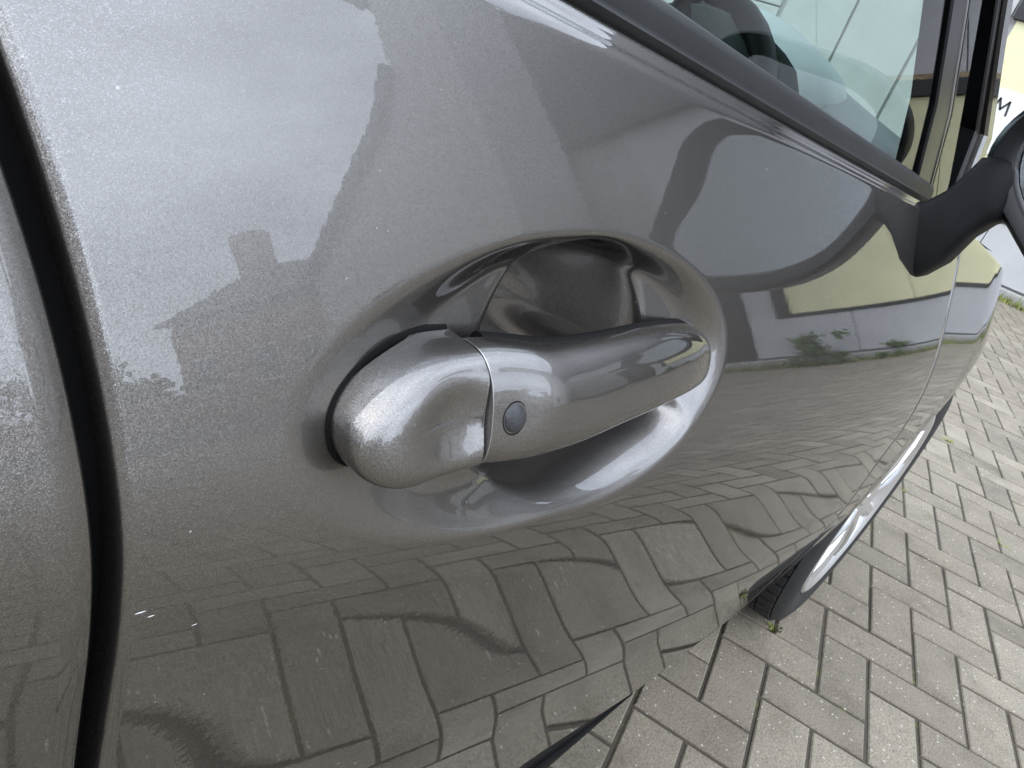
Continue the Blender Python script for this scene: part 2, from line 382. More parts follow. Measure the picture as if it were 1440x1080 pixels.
def leafy(name, label, cat, loc, rx, ry, h, n, leaf, stem=True, group=None, base=.0):
    t = empty(name, loc); tag(t, label, cat, group)
    mb = MB()
    cl = [(random.gauss(0, .45) * rx, random.gauss(0, .45) * ry, base + (h - base) * random.uniform(.15, .95)) for _ in range(max(6, n // 60))]
    for k in range(n):
        c = random.choice(cl); p = Vector((c[0] + random.gauss(0, .16) * rx, c[1] + random.gauss(0, .16) * ry, max(.01, c[2] + random.gauss(0, .08) * h)))
        a = Vector((random.gauss(0, 1), random.gauss(0, 1), random.gauss(0, .7))).normalized(); b = a.cross(Vector((random.gauss(0, 1), random.gauss(0, 1), random.gauss(0, 1)))).normalized()
        s = leaf * random.uniform(.6, 1.4)
        mb.add([p - a * s, p + b * s * .4, p + a * s, p - b * s * .4], [(0, 1, 2, 3)])
    o = mb.build('crown', LEAF, t, False); o.location = (0, 0, 0); o.matrix_parent_inverse = Matrix.Identity(4)
    st = MB()
    st.tube([(0, 0, 0), (rx * .05, 0, h * .3), (0, ry * .05, h * .7)], [.05 * h * .4, .04 * h * .4, .015 * h * .4], 8)
    for k in range(5):
        a = k * 1.3; st.tube([(0, 0, h * .25), (rx * .4 * math.cos(a), ry * .4 * math.sin(a), h * .65)], [.012 * h, .004 * h], 6)
    o = st.build('trunk', BARK, t); o.matrix_parent_inverse = Matrix.Identity(4)
    return t
leafy('shrub', 'small green shrub growing at the foot of the grey boards', 'shrub', (WX - .32, -2.35, 0), .22, .30, .42, 900, .03)
leafy('shrub', 'low weedy tuft beside the larger shrub at the boards', 'shrub', (WX - .25, -1.62, 0), .14, .18, .2, 400, .025)

# ------------------------------------------------------------------ houses reflected in the paint
def window(parent, x, y0, y1, z0, z1):
    f = MB().box(x - .05, x + .05, y0, y1, z0, z1, .01).build('window', SOFFIT, parent)
    ym = (y0 + y1) / 2
    for (a, b) in ((y0 + .07, ym - .035), (ym + .035, y1 - .07)):
        MB().box(x - .058, x - .052, a, b, z0 + .07, z1 - .07).build('pane', WINGL, f)
    MB().box(x - .12, x - .03, y0 - .06, y1 + .06, z0 - .08, z0 - .002, .008).build('sill', SOFFIT, f)
    return f
h1 = empty('catslide_house', (9.6, -7, 0)); tag(h1, 'pale rendered house with steep catslide roof beyond the yard', 'house')
k1 = 9.6 / 8.85
gable = [(-6.2, 0), (-11.4, 0), (-11.4, 3.15), (-8.3, 5.8), (-7.6, 6.7), (-7.4, 8.6), (-6.8, 9.1), (-6.2, 8.6)]
MB().prism(gable, 'x', 9.6, 11.8).build('wall', RENDER, h1)
MB().prism([(-11.9, 2.85), (-11.8, 2.68), (-8.25, 5.72), (-7.55, 6.6), (-7.6, 6.85), (-8.3, 5.95)], 'x', 9.4, 12.1).build('catslide_roof', SLATE, h1)
rfo = MB().prism([(-7.9, 8.45), (-7.8, 8.25), (-6.8, 9.1), (-6.0, 8.4), (-5.9, 8.55), (-6.8, 9.35)], 'x', 9.35, 12.1).build('roof', SLATE, h1)
MB().box(10.4, 11.1, -7.35, -6.75, 8.6, 10.4, .03).build('chimney', BRICKW, rfo)
window(h1, 9.6, -9.6, -8.4, .9, 2.0)
h2 = empty('slate_roof_outbuilding', (12.2, 0, 0)); tag(h2, 'outbuilding with dark slate roof rising behind the yard building', 'outbuilding')
MB().box(12.2, 17, -7.6, 6, 0, 5.0).build('wall', RENDER, h2)
MB().prism([(11.9, 4.95), (14.6, 9.9), (17.3, 4.95), (17.0, 4.9), (14.6, 9.6), (12.2, 4.9)], 'y', -7.9, 6.2).build('roof', SLATE, h2)
h3 = empty('far_house', (15.5, -24, 0)); tag(h3, 'distant brick house with chimney across the road', 'house')
MB().box(16, 23, -28.8, -18.4, 0, 4.3).build('wall', BRICKW, h3)
r3 = MB()
r3.add([(15.6, -29.4, 4.2), (15.6, -17.8, 4.2), (23.4, -17.8, 4.2), (23.4, -29.4, 4.2), (19.5, -27.2, 6.6), (19.5, -18.4, 6.2)], [(0, 1, 5, 4), (1, 2, 5), (2, 3, 4, 5), (3, 0, 4), (0, 3, 2, 1)])
r3o = r3.build('roof', SLATE, h3)
MB().box(19.0, 20.0, -27.6, -26.0, 5.6, 8.4, .03).build('chimney', BRICKW, r3o)
for (a, b) in ((-27.4, -25.8), (-23.6, -22.0), (-20.8, -19.4)): window(h3, 16, a, b, 1.0, 2.4)
h4 = empty('added_terrace', (-15, -2, 0)); tag(h4, 'grey rendered terrace added out of view behind the parked car', 'house')  # unseen terrace added to darken what the mirror glass reflects
MB().box(-21, -15, -16, 12, 0, 6.6).build('wall', RENDER, h4)
MB().prism([(-21.4, 6.5), (-18, 9.4), (-14.6, 6.5), (-14.8, 6.4), (-18, 9.1), (-21.2, 6.4)], 'y', -16.3, 12.3).build('roof', SLATE, h4)
for hx, lb in ((-3.5, 'added brick semi-detached house across the road with white window frames'), (-15.0, 'second added brick house across the road further from the yard building')):  # unseen houses added to cut the bright sky reflected on the handle cap
    hh_ = empty('added_roadside_house', (hx, -25, 0)); tag(hh_, lb, 'house', 'added houses across the road')
    MB().box(hx - 4.5, hx + 4.5, -31, -25, -.05, 5.2).build('wall', BRICKW, hh_)
    MB().prism([(-31.4, 5.1), (-28, 8.0), (-24.6, 5.1), (-24.8, 5.0), (-28, 7.7), (-31.2, 5.0)], 'x', hx - 4.8, hx + 4.8).build('roof', SLATE, hh_)
    for wx_ in (-3.2, 1.6):
        for wz_ in (.9, 3.4):
            f = MB().box(hx + wx_, hx + wx_ + 1.6, -25.05, -24.94, wz_, wz_ + 1.3, .01).build('window', SOFFIT, hh_); MB().box(hx + wx_ + .1, hx + wx_ + 1.5, -24.935, -24.93, wz_ + .1, wz_ + 1.2).build('pane', WINGL, f)
    MB().box(hx - .5, hx + .5, -25.06, -24.93, 0, 2.1, .01).build('door', BLACKST, hh_)
trs = [(9, -22, 1.9, 2.2), (6.5, -24, 1.6, 1.9), (4.0, -23, 1.9, 2.5), (11.5, -24.5, 1.7, 1.7), (1.2, -24, 1.8, 2.0), (-1.8, -23, 1.8, 2.3)]
lab = ['rounded garden tree nearest the distant brick house', 'second garden tree along from the distant brick house', 'third and tallest garden tree across the road', 'low tree standing in front of the distant brick house wall', 'fifth garden tree along the far side of the road', 'last garden tree of the row across the road']
for (x, y, r, h), l in zip(trs, lab): leafy('garden_tree', l, 'tree', (x, y, -.05), r, r, h, 1500, .16, group='garden trees across the road', base=.5)
fw = MB().box(-20, 14, -20.4, -20.15, -.06, .9, .01).build('garden_wall', BRICKW); tag(fw, 'low brick garden wall across the road', 'wall')

# ------------------------------------------------------------------ the parked car
YC = .93                                   # centre line of the car
car = empty('parked_car', (.45, YC, 0))
tag(car, 'bronze grey metallic hatchback parked on the block paving, driver side towards us', 'car')
def ss(a, b, x):
    t = np.clip((x - a) / (b - a), 0, 1); return t * t * (3 - 2 * t)
def zcr(X):
    X = np.clip(X, -.6, 1.4); return .797 - .24 * X + .07 * X * X
def eps(X, Z):
    s_ = Z - zcr(X); w = .04 + .10 * np.clip(X, 0, 1)
    e = 18.5 * ss(-.10 * w, w, s_) + 6 * ss(w * .9, w + .16, s_)
    k = 1 / (1 + 1.0 * np.clip(X, 0, 1.2))     # the scoop below the crease fades towards the wing
    return e - 5.2 * k * ss(.006, -.020, s_) + 4.3 * k * ss(-.020, -.105, s_) - 9.8 * ss(-.09, -.21, s_) + 38 * ss(.0075, .0, .9458 - .0675 * X - Z) * ss(1.02, .96, X)
def prof(X, Z):
    X, Z = np.broadcast_arrays(np.asarray(X, float), np.asarray(Z, float)); z0 = zcr(X); out = np.zeros(X.shape); n = 40
    for k in (np.arange(n) + .5) / n: out = out + np.tan(np.radians(eps(X, z0 + (Z - z0) * k)))
    return out / n * (Z - z0)
def plan(X):
    X = np.asarray(X, float)
    return .112 - .013 * ss(0, 1.0, X) + .24 * np.clip(X - 1.33, 0, None) ** 2 + .02 * np.clip(-X - .2, 0, None) ** 2
def cup(X, Z):
    def er(cx, cz, a, b, ang):
        c, s_ = math.cos(R(ang)), math.sin(R(ang)); dx, dz = X - cx, Z - cz
        return np.sqrt(((dx * c + dz * s_) / a) ** 2 + ((-dx * s_ + dz * c) / b) ** 2)
    ro = er(.2235, .814, .1320, .0540, -3.6)
    d1 = (.0070 + .0060 * ss(.135, .190, X)) * ss(1.03, .74, ro)
    wz = ss(.812, .770, Z)
    rb = np.sqrt(((X - (.2265 + .0315 * wz)) / (.0580 + .0320 * wz)) ** 2 + ((Z - .8105) / .0530) ** 2)
    t = 1 - np.clip(rb, 0, 3) ** 3.0; k = 12.0
    d2 = .070 * np.log1p(np.exp(np.clip(k * t, -40, 40))) / k * (1 - .42 * ss(.793, .766, Z))
    return d1 + d2
def side(X, Z): return plan(X) + prof(X, Z)
def door_y(X, Z): return side(X, Z) + cup(np.asarray(X, float), np.asarray(Z, float))
def belt(X): return .9458 - .0675 * X
def panel(name, xs, zlo, zhi, ts, fn, mat, parent, fold=.02, warp=None):
    # sheet following the body side with its edges turned inwards
    xs = np.asarray(xs, float); ts = np.asarray(ts, float)
    X = np.repeat(xs[:, None], len(ts), 1); Z = zlo(xs)[:, None] + (zhi(xs) - zlo(xs))[:, None] * ts[None, :]
    if warp is not None: X = X + warp(X, Z)
    Y = fn(X, Z)
    nx, nz = X.shape
    def row(x, y, z): return list(zip(x, y, z))
    cols = []
    for i in range(nx):
        c = [(X[i, 0], Y[i, 0] + fold, Z[i, 0] + .001), (X[i, 0], Y[i, 0] + .0012, Z[i, 0] - .0012)]
        c += [(X[i, j], Y[i, j], Z[i, j]) for j in range(nz)]
        c += [(X[i, -1], Y[i, -1] + a_, Z[i, -1] + b_) for a_, b_ in ((.0007, .0014), (.0018, .0027), (.0033, .0037), (.0052, .0043), (.0075, .0046), (fold, .0040))]
        cols.append(c)
    e = .0011
    first = [[(p[0] - 0 * e, p[1] + fold, p[2]) for p in cols[0]], [(p[0] - e, p[1] + .0045, p[2]) for p in cols[0]], [(p[0] - e * .8, p[1] + .0012, p[2]) for p in cols[0]]]
    last = [[(p[0] + e * .8, p[1] + .0012, p[2]) for p in cols[-1]], [(p[0] + e, p[1] + .0045, p[2]) for p in cols[-1]], [(p[0], p[1] + fold, p[2]) for p in cols[-1]]]
    cols = first + cols + last
    mb = MB().loft(cols, closed=False, caps=False)
    return mb.build(name, mat, parent, True, None)
def seam_shift(Z): return -1.45 * np.clip(Z - .80, 0, None) ** 2
def warp_f(X, Z): return seam_shift(Z) * ss(.085, .052, X)
def warp_r(X, Z): return seam_shift(Z) * ss(-.10, .0435, X)
def dense(*segs):
    out = []
    for a, b, n in segs: out += list(np.linspace(a, b, n, endpoint=False))
    return out + [segs[-1][1]]
const = lambda c: (lambda x: np.full_like(np.asarray(x, float), c))
# front door skin; vertical parameter is dense around the handle
xs = dense((.0515, .085, 12), (.085, .365, 215), (.365, .60, 50), (.60, 1.000, 60))
zl = .255
ts = dense((0, .60, 50), (.60, .72, 26), (.72, .915, 120), (.915, 1.0, 30))
fdoor = panel('front_door', xs, const(zl), belt, ts, door_y, PAINT, car, warp=warp_f)
fdoor['label'] = 'front door skin with recessed handle cup'
xr = dense((-.86, -.1, 50), (-.1, .0442, 24))
tr_ = dense((0, .60, 40), (.60, 1.0, 70))
panel('rear_door', xr, const(zl), belt, tr_, side, PAINT, car, warp=warp_r)
panel('rear_quarter_panel', dense((-1.75, -.866, 40)), const(.30), lambda x: .9458 - .0675 * np.asarray(x) + 0 * x, tr_, side, PAINT, car)
# front wing with the wheel arch cut out
WXC, WZC, WR, AR = 1.50, .309, .309, .360
def arch(x):
    x = np.asarray(x, float); q = np.clip(AR ** 2 - (x - WXC) ** 2, 0, None)
    return np.where(np.abs(x - WXC) < AR, WZC + np.sqrt(q), .255)
def wing_top(x): return .8783 - .13 * np.clip(np.asarray(x) - 1.0, 0, None) - .05 * np.clip(np.asarray(x) - 1.6, 0, None)
xw = dense((1.0055, WXC - AR, 14)) 
xa = [WXC - AR * math.cos(t) for t in np.linspace(.02, math.pi - .02, 60)]
xw = xw + [WXC - AR + .0004] + xa + dense((WXC + AR + .001, 2.14, 24))
def wing_y(X, Z):
    r = np.sqrt((X - WXC) ** 2 + (Z - WZC) ** 2)
    return side(X, Z) - .002 * ss(.06, .0, r - AR)
panel('front_wing', xw, arch, wing_top, dense((0, 1.0, 60)), wing_y, PAINT, car)
# dark inner strips: door seal and gap shade in one flat black
MB().add([(.030 + float(seam_shift(z)), float(side(.047, z)) + .014, z) for z in np.linspace(.24, .95, 40)] + [(.066 + float(seam_shift(z)), float(side(.047, z)) + .014, z) for z in np.linspace(.24, .95, 40)],
         [(i, i + 1, 41 + i, 40 + i) for i in range(39)]).build('seal_gap_shade', GASKET, car, True)
MB().add([(.985, float(side(1.0, z)) + .012, z) for z in np.linspace(.24, .90, 30)] + [(1.02, float(side(1.0, z)) + .012, z) for z in np.linspace(.24, .90, 30)],
         [(i, i + 1, 31 + i, 30 + i) for i in range(29)]).build('seal_gap_shade', GASKET, car, True)
MB().tube([(.0420 + float(seam_shift(z)), float(side(.047, z)) + .0105, z) for z in np.linspace(.25, .94, 60)], .0023, 8).build('door_seal_lip', RUBBER, car, True, 60)
# sill skirt
def skirt_ring(x):
    # thin black lip along the bottom of the sill, running out to a point behind the wheel
    y0 = float(side(x, .255)); f = float(np.clip((.705 - x) / .16, .06, 1))
    return [(x, y0 + .004, .2535), (x, y0 - .0025 * f, .2530), (x, y0 - .0055 * f, .2530 - .004 * f), (x, y0 - .0055 * f, .2530 - .015 * f), (x, y0 + .004, .2530 - .026 * f), (x, y0 + .03, .2530 - .032 * f), (x, y0 + .06, .2530 - .032 * f), (x, y0 + .06, .2535)]
MB().loft([skirt_ring(x) for x in dense((-.85, .54, 18), (.54, .702, 14))]).build('sill_skirt', BLACKPL, car, True)
# ---- handle
def handle_ring(X, zt, zb, yf, th, n=36, ex=2.6, lean=.33):
    zm, hz = (zt + zb) / 2, (zt - zb) / 2; ym = yf + th / 2; out = []
    for k in range(n):
        a = 2 * math.pi * k / n; c, s_ = math.cos(a), math.sin(a)
        z = zm + hz * math.copysign(abs(s_) ** (2 / ex), s_); y = ym - th / 2 * math.copysign(abs(c) ** (2 / ex), c)
        out.append((X, y + lean * (z - zm), z))
    return out
def interp(tab, X):
    xs_ = [t[0] for t in tab]; return [float(np.interp(X, xs_, [t[i] for t in tab])) for i in range(1, len(tab[0]))]
def smooth_tab(tab, n):
    # Catmull-Rom through the stations
    P = np.array(tab, float); out = []
    for i in range(len(P) - 1):
        p0, p1, p2, p3 = P[max(i - 1, 0)], P[i], P[i + 1], P[min(i + 2, len(P) - 1)]
        for k in range(n):
            t = k / n; out.append(.5 * (2 * p1 + (p2 - p0) * t + (2 * p0 - 5 * p1 + 4 * p2 - p3) * t * t + (3 * p1 - p0 - 3 * p2 + p3) * t ** 3))
    out.append(P[-1]); return out
HSEAM = .1500
HL, CZT, CZB = .1035, .8402, .8062
CRX = (.038, .022)                         # the top edge sweeps back further than the bottom edge
def cap_outline(off=0.0, n=48):
    # closed (x, z) loop: round left end, straight cut at the seam
    zm, h = (CZT + CZB) / 2, (CZT - CZB) / 2 + off; pts = []
    for t in np.linspace(math.pi / 2, 1.5 * math.pi, n):
        c, s_ = abs(math.cos(t)), math.sin(t); rx = CRX[0] if s_ > 0 else CRX[1]
        pts.append((HL - off + (rx + off) * (1 - c ** .96), zm - .0015 * c * c + h * math.copysign(abs(s_) ** .96, s_)))
    return pts
def cap_face(x, z):
    zm = (CZT + CZB) / 2
    return .1073 + .33 * (z - zm) + .0012 * max(0, (.124 - x) / .0205) ** 2
def dent(P, cx, cz, rx, rz, depth):
    # push the outer face of a ring inwards around (cx, cz)
    return [(x, y + depth * math.exp(-((x - cx) / rx) ** 2 - ((z - cz) / rz) ** 2), z) for (x, y, z) in P]
def cap_mesh():
    arc = cap_outline(); xs_ = HSEAM - .0006; zm = (CZT + CZB) / 2; m = 16
    loop = arc + [(arc[-1][0] + (xs_ - arc[-1][0]) * k / m, CZB) for k in range(1, m + 1)] + [(xs_, CZB + (CZT - CZB) * k / 24) for k in range(1, 24)] + [(xs_ + (arc[0][0] - xs_) * k / m, CZT) for k in range(m)]
    hh = (CZT - CZB) / 2; rings = []
    def spine(p):
        x = min(max(p[0], HL + .0205), xs_ - .0003); return (x, zm)
    def ring(t, back=None):
        out = []
        for (x, z) in loop:
            sx, sz = spine((x, z)); X = x + (sx - x) * t; Z = z + (sz - z) * t
            rx = CRX[0] if z > zm else CRX[1]
            u = min(1, max(0, 1 - math.hypot(min(0, X - HL - rx) / rx, (Z - zm) / hh)))
            if x < xs_ - 1e-6: u = max(u, t) if X < HL + rx else u
            y = cap_face(X, Z) + .0105 * (1 - (1 - (1 - u) ** 3.8) ** (1 / 3.0))
            q_ = ((X - .1385) / .0135) ** 2 + ((Z - .8225) / .0122) ** 2; y += .0040 * math.exp(-q_ ** 1.4) 
            if x >= xs_ - 1e-6 and t == 0: y += .0004
            out.append((X, y if back is None else y + back, Z))
        return out
    rings = [ring(0, .010), ring(0)] + [ring(t) for t in (.012, .03, .06, .10, .15, .21, .28, .36, .45, .55, .66, .78, .9, .985)]
    return MB().loft(rings)
hcap = cap_mesh().build('handle_cap', PAINT, fdoor, True, 50)
grip_tab = [(HSEAM + .0006, .8404, .8060, .1070, .0225), (.160, .8402, .8048, .1056, .0235), (.172, .8390, .8040, .1044, .0235), (.186, .8370, .8036, .1040, .0230), (.205, .8358, .8032, .1048, .021), (.230, .8348, .8028, .1070, .020),
            (.260, .8334, .8016, .1098, .0205), (.285, .8310, .8002, .1128, .021), (.310, .8272, .7985, .1166, .021), (.328, .8228, .7970, .1206, .021), (.341, .8172, .7966, .1258, .018), (.3485, .8105, .7990, .1315, .013), (.3515, .8065, .8030, .1360, .006)]
def bump_btn(P): return dent(dent(P, .161, .823, .014, .014, .0012), .180, .828, .012, .012, -.0012)
hg = MB().loft([bump_btn(handle_ring(*r, n=64)) for r in smooth_tab(grip_tab, 5)])
hgrip = hg.build('pull_handle', PAINT, fdoor, True, 50)
# black plastic backing inside the grip, added to darken the pocket
MB().loft([handle_ring(r[0], (r[1] + r[2]) / 2 + (r[1] - r[2]) * .485, (r[1] + r[2]) / 2 - (r[1] - r[2]) * .47, r[3] + r[4] * .56, r[4] * .52, n=40) for r in smooth_tab([t for t in grip_tab if .158 < t[0] < .342], 3)]).build('handle_backing', GASKET, fdoor, True, 50)
# bright strip standing in for the edge highlight between cap and grip, gasket behind the cap, keyless button
MB().loft([handle_ring(HSEAM + d, .8405, .8059, .1069, .0227, n=64) for d in (.0001, .0006)]).build('seam_highlight', CHROME, fdoor, True, 50)
# thin black gasket in the recess, standing in for the dark gap round the cap
def gloop(off, dy):
    arc = cap_outline(off); pts = [(HSEAM + .001, CZT + off * .2 - .0004)] + arc + [(HSEAM + .001, CZB - off * .2 + .0004)]
    return [(x, float(door_y(x, z)) - dy, z) for x, z in pts]
MB().loft([gloop(.0013, -.003), gloop(.0011, .0005), gloop(.0004, .0007), gloop(-.003, .0007), gloop(-.010, .0007)], closed=False, caps=False).build('handle_gap_gasket', GASKET, fdoor, True, 50)
def face_y(X, Z):
    zt, zb, yf, th = interp(grip_tab, X); zm, hz = (zt + zb) / 2, (zt - zb) / 2
    s_ = min(1, abs(Z - zm) / hz); c = (1 - s_ ** 2.6) ** (1 / 2.6)
    y = yf + th / 2 - th / 2 * c + .33 * (Z - zm)
    y += .0012 * math.exp(-((X - .161) / .014) ** 2 - ((Z - .823) / .014) ** 2) - .0012 * math.exp(-((X - .180) / .012) ** 2 - ((Z - .828) / .012) ** 2)
    return y
bx_, bz_ = .1605, .8225
bt = MB(); rings = []
for (rr, dy) in ((.0046, .002), (.0046, .0003), (.0042, -.0006), (.0032, -.0013), (.0017, -.0017), (.0004, -.0018)):
    rings.append([(bx_ + rr * math.cos(a), face_y(bx_ + rr * math.cos(a), bz_ + rr * math.sin(a)) + dy, bz_ + rr * math.sin(a)) for a in np.linspace(0, 2 * math.pi, 32, endpoint=False)])
bt.loft(rings).build('keyless_button', BUTTON, fdoor, True, 40)
rg = []
for (rr, dy) in ((.0053, .0008), (.0053, -.00005), (.0048, -.0001), (.0048, .0008)):
    rg.append([(bx_ + rr * math.cos(a), face_y(bx_ + rr * math.cos(a), bz_ + rr * math.sin(a)) + dy, bz_ + rr * math.sin(a)) for a in np.linspace(0, 2 * math.pi, 32, endpoint=False)])
MB().loft(rg, caps=False).build('button_surround', GASKET, fdoor, True, 40)

# ---- belt moulding, side glass, pillars
def belt_prof(x):
    z = float(belt(x)); y = float(side(x, z))
    return [(x, y + .0085, z + .0040), (x, y + .0072, z + .0068), (x, y + .0068, z + .0088), (x, y + .0080, z + .0098), (x, y + .0085, z + .0112), (x, y + .0105, z + .0185), (x, y + .0135, z + .0225), (x, y + .0165, z + .0238), (x, y + .022, z + .0225), (x, y + .022, z + .0)]
MB().loft([belt_prof(x) for x in dense((-.86, .03, 30))]).build('belt_moulding', RUBBER, car, True, 50)
MB().loft([belt_prof(x) for x in dense((.056, .845, 40))]).build('belt_moulding', RUBBER, fdoor, True, 50)
GS = .20
def glass_y(x, z):
    zb = float(belt(x)); return float(side(x, zb)) + .0175 + GS * (z - zb - .02) + .10 * max(0, z - zb - .02) ** 2
def sheet(name, quad, mat, parent, thick=.0035, nx=14, nz=14):
    # quad: four (x,z) corners: bottom rear, bottom front, top front, top rear
    mb = MB(); (x0, z0), (x1, z1), (x2, z2), (x3, z3) = quad; outr = []
    for i in range(nx + 1):
        s_ = i / nx; col = []
        for j in range(nz + 1):
            t = j / nz; x = (x0 * (1 - s_) + x1 * s_) * (1 - t) + (x3 * (1 - s_) + x2 * s_) * t; z = (z0 * (1 - s_) + z1 * s_) * (1 - t) + (z3 * (1 - s_) + z2 * s_) * t
            col.append((x, glass_y(x, z), z))
        outr.append(col)
    mb.loft(outr, closed=False, caps=False)
    return mb.build(name, mat, parent, True, None)
ROOF = 1.40
sheet('window_glass', ((.03, float(belt(.03)) + .015), (.81, float(belt(.81)) + .015), (.42, ROOF), (.03, ROOF)), GLASS, fdoor)
sheet('quarter_glass', ((.84, float(belt(.84)) + .0), (.965, float(belt(.965)) - .005), (.60, 1.33), (.49, 1.35)), GLASS, fdoor)
def bar(name, pts, w, t, mat, parent, out=.004):
    # flat bar lying on the glass surface along (x,z) points; w wide along X, t thick
    rings = []
    for (x, z) in pts:
        rings.append([(x - w / 2, glass_y(x, z) + t, z), (x - w / 2, glass_y(x, z) - out * .6, z), (x - w / 2 + .004, glass_y(x, z) - out, z), (x + w / 2 - .004, glass_y(x, z) - out, z), (x + w / 2, glass_y(x, z) - out * .6, z), (x + w / 2, glass_y(x, z) + t, z)])
    return MB().loft(rings).build(name, mat, parent, True, 15)
bar('division_bar', [(.818, .884), (.785, .975), (.728, 1.05), (.595, 1.20), (.41, 1.40)], .058, .02, GLOSSBLK, fdoor)
bar('glass_channel', [(.846, .884), (.812, .975), (.749, 1.05), (.622, 1.20), (.447, 1.40)], .010, .014, CHROME, fdoor, .005)
bar('glass_channel', [(.858, .884), (.824, .975), (.761, 1.05), (.634, 1.20), (.459, 1.40)], .012, .016, GLOSSBLK, fdoor, .004)
bar('quarter_frame', [(.958, .868), (.965, .975), (.885, 1.055), (.745, 1.20), (.55, 1.40)], .022, .03, GLOSSBLK, fdoor, .004)
bar('windscreen_pillar', [(.990, .862), (.998, .975), (.912, 1.06), (.772, 1.205), (.577, 1.405)], .036, .05, PAINT, car, .008)
bar('door_post', [(.025, .93), (.02, 1.2), (.015, 1.41)], .09, .03, GLOSSBLK, car, .004)
# roof, rail, far side, windscreen, bonnet
def mir(p): return (p[0], 2 * YC - p[1], p[2])
rl = []
for x in dense((-1.2, .55, 14), (.55, .78, 6)):
    drop = .5 * max(0, x - .45) ** 2 + .05 * max(0, -x - .2) ** 2
    y0 = glass_y(.3, ROOF); col = []
    for t in np.linspace(0, 1, 13):
        y = y0 + (2 * (YC - y0)) * t; col.append((x, y, ROOF + .01 - drop + .10 * (1 - (2 * t - 1) ** 4) ** .8))
    rl.append(col)
MB().loft(rl, closed=False, caps=False).build('roof', PAINT, car, True, None)
ws = []
for t in np.linspace(0, 1, 9):
    x = 1.24 + (.60 - 1.24) * t; z = .930 + (1.455 - .955) * t; yy = .27 + .10 * t; col = []
    for q in np.linspace(0, 1, 13): col.append((x + .10 * (1 - t) * (1 - (2 * q - 1) ** 2) + .05 * (1 - (2 * q - 1) ** 2), yy + 2 * (YC - yy) * q, z))
    ws.append(col)
MB().loft(ws, closed=False, caps=False).build('windscreen', WSCREEN, car, True, None)
bn = []
for x in dense((1.28, 2.1, 14)):
    y0 = float(side(min(x, 2.1), float(wing_top(x)))) + .004; z0 = float(wing_top(x)) + .002; col = []
    for q in np.linspace(0, 1, 17): col.append((x + .10 * (1 - (2 * q - 1) ** 2) * (1 if x > 1.3 else .5), y0 + 2 * (YC - y0) * q, z0 + .075 * (1 - (2 * q - 1) ** 4) * (1 - .35 * (x - 1.28))))
    bn.append(col)
MB().loft(bn, closed=False, caps=False).build('bonnet', PAINT, car, True, None)
MB().loft([[(1.00, float(side(1.0, .875)) + .01 + 2 * (YC - float(side(1.0, .875)) - .01) * q, .868 + .01 * math.sin(math.pi * q)) for q in np.linspace(0, 1, 9)], [(1.33, float(side(1.3, .84)) + .006 + 2 * (YC - float(side(1.3, .84)) - .006) * q, .845 + .075 * (1 - (2 * q - 1) ** 4)) for q in np.linspace(0, 1, 9)]], closed=False, caps=False).build('scuttle_panel', BLACKPL, car, True, None)
bp = []
for z in np.linspace(.24, .70, 12):
    col = []; bulge = .06 * math.sin((z - .24) / .46 * math.pi)
    for q in np.linspace(0, 1, 25):
        y0 = float(side(2.13, z)); s_ = 2 * q - 1; col.append((2.13 + (.16 + bulge) * (1 - abs(s_) ** 3.5) , y0 + 2 * (YC - y0) * q, z))
    bp.append(col)
MB().loft(bp, closed=False, caps=False).build('front_bumper', PAINT, car, True, None)
MB().loft([[mir((x, float(side(x, z)), z)) for z in np.linspace(.26, float(belt(x)) if x < 1 else float(wing_top(x)), 24)] for x in dense((-1.75, 2.1, 60))], closed=False, caps=False).build('far_body_side', PAINT, car, True, None)
for nm, a0, a1, b0, b1 in (('far_front_window', .06, .90, .06, .5), ('far_rear_window', -.8, -.02, -.6, -.02)):
    ring = [[mir((x, glass_y(x, z), z)) for x, z in ((a0 + (a1 - a0) * s_, float(belt(a0 + (a1 - a0) * s_)) + .015) if t == 0 else (b0 + (b1 - b0) * s_, ROOF) for t in (0, 1))] for s_ in np.linspace(0, 1, 9)]
    MB().loft(ring, closed=False, caps=False).build(nm, GLASS, car, True, None)
def far_bar(name, pts, w, mat):
    rings = []
    for (x, z) in pts:
        y = 2 * YC - glass_y(x, z); rings.append([(x - w / 2, y - .06, z), (x - w / 2, y + .006, z), (x + w / 2, y + .006, z), (x + w / 2, y - .06, z)])
    MB().loft(rings).build(name, mat, car, True, 40)
far_bar('far_door_post', [(.02, .93), (.015, 1.41)], .10, BLACKPL)
far_bar('far_windscreen_pillar', [(1.06, .86), (.97, 1.0), (.78, 1.20), (.58, 1.42)], .10, BLACKPL)
MB().loft([[(-1.72 + .25 * t, .20 + 2 * (YC - .20) * q, 1.0 + .45 * t) for q in np.linspace(0, 1, 9)] for t in np.linspace(0, 1, 5)], closed=False, caps=False).build('rear_window', GLASS, car, True, None)
MB().loft([[(-1.76 - .05 * math.sin(math.pi * q), .20 + 2 * (YC - .20) * q, z) for q in np.linspace(0, 1, 9)] for z in (.3, .6, 1.0)], closed=False, caps=False).build('tailgate', PAINT, car, True, None)
MB().box(-1.7, 2.0, .32, 1.54, .19, .24, .02).build('underbody', UNDER, car)
MB().box(-1.0, 1.05, .22, 1.64, .27, .30, .01).build('cabin_floor', SEAT, car)
MB().loft([[(x, .245, z) for z in np.linspace(.27, .905, 8)] for x in (.07, .5, .96)], closed=False, caps=False).build('door_card', DASH, fdoor, True, None)
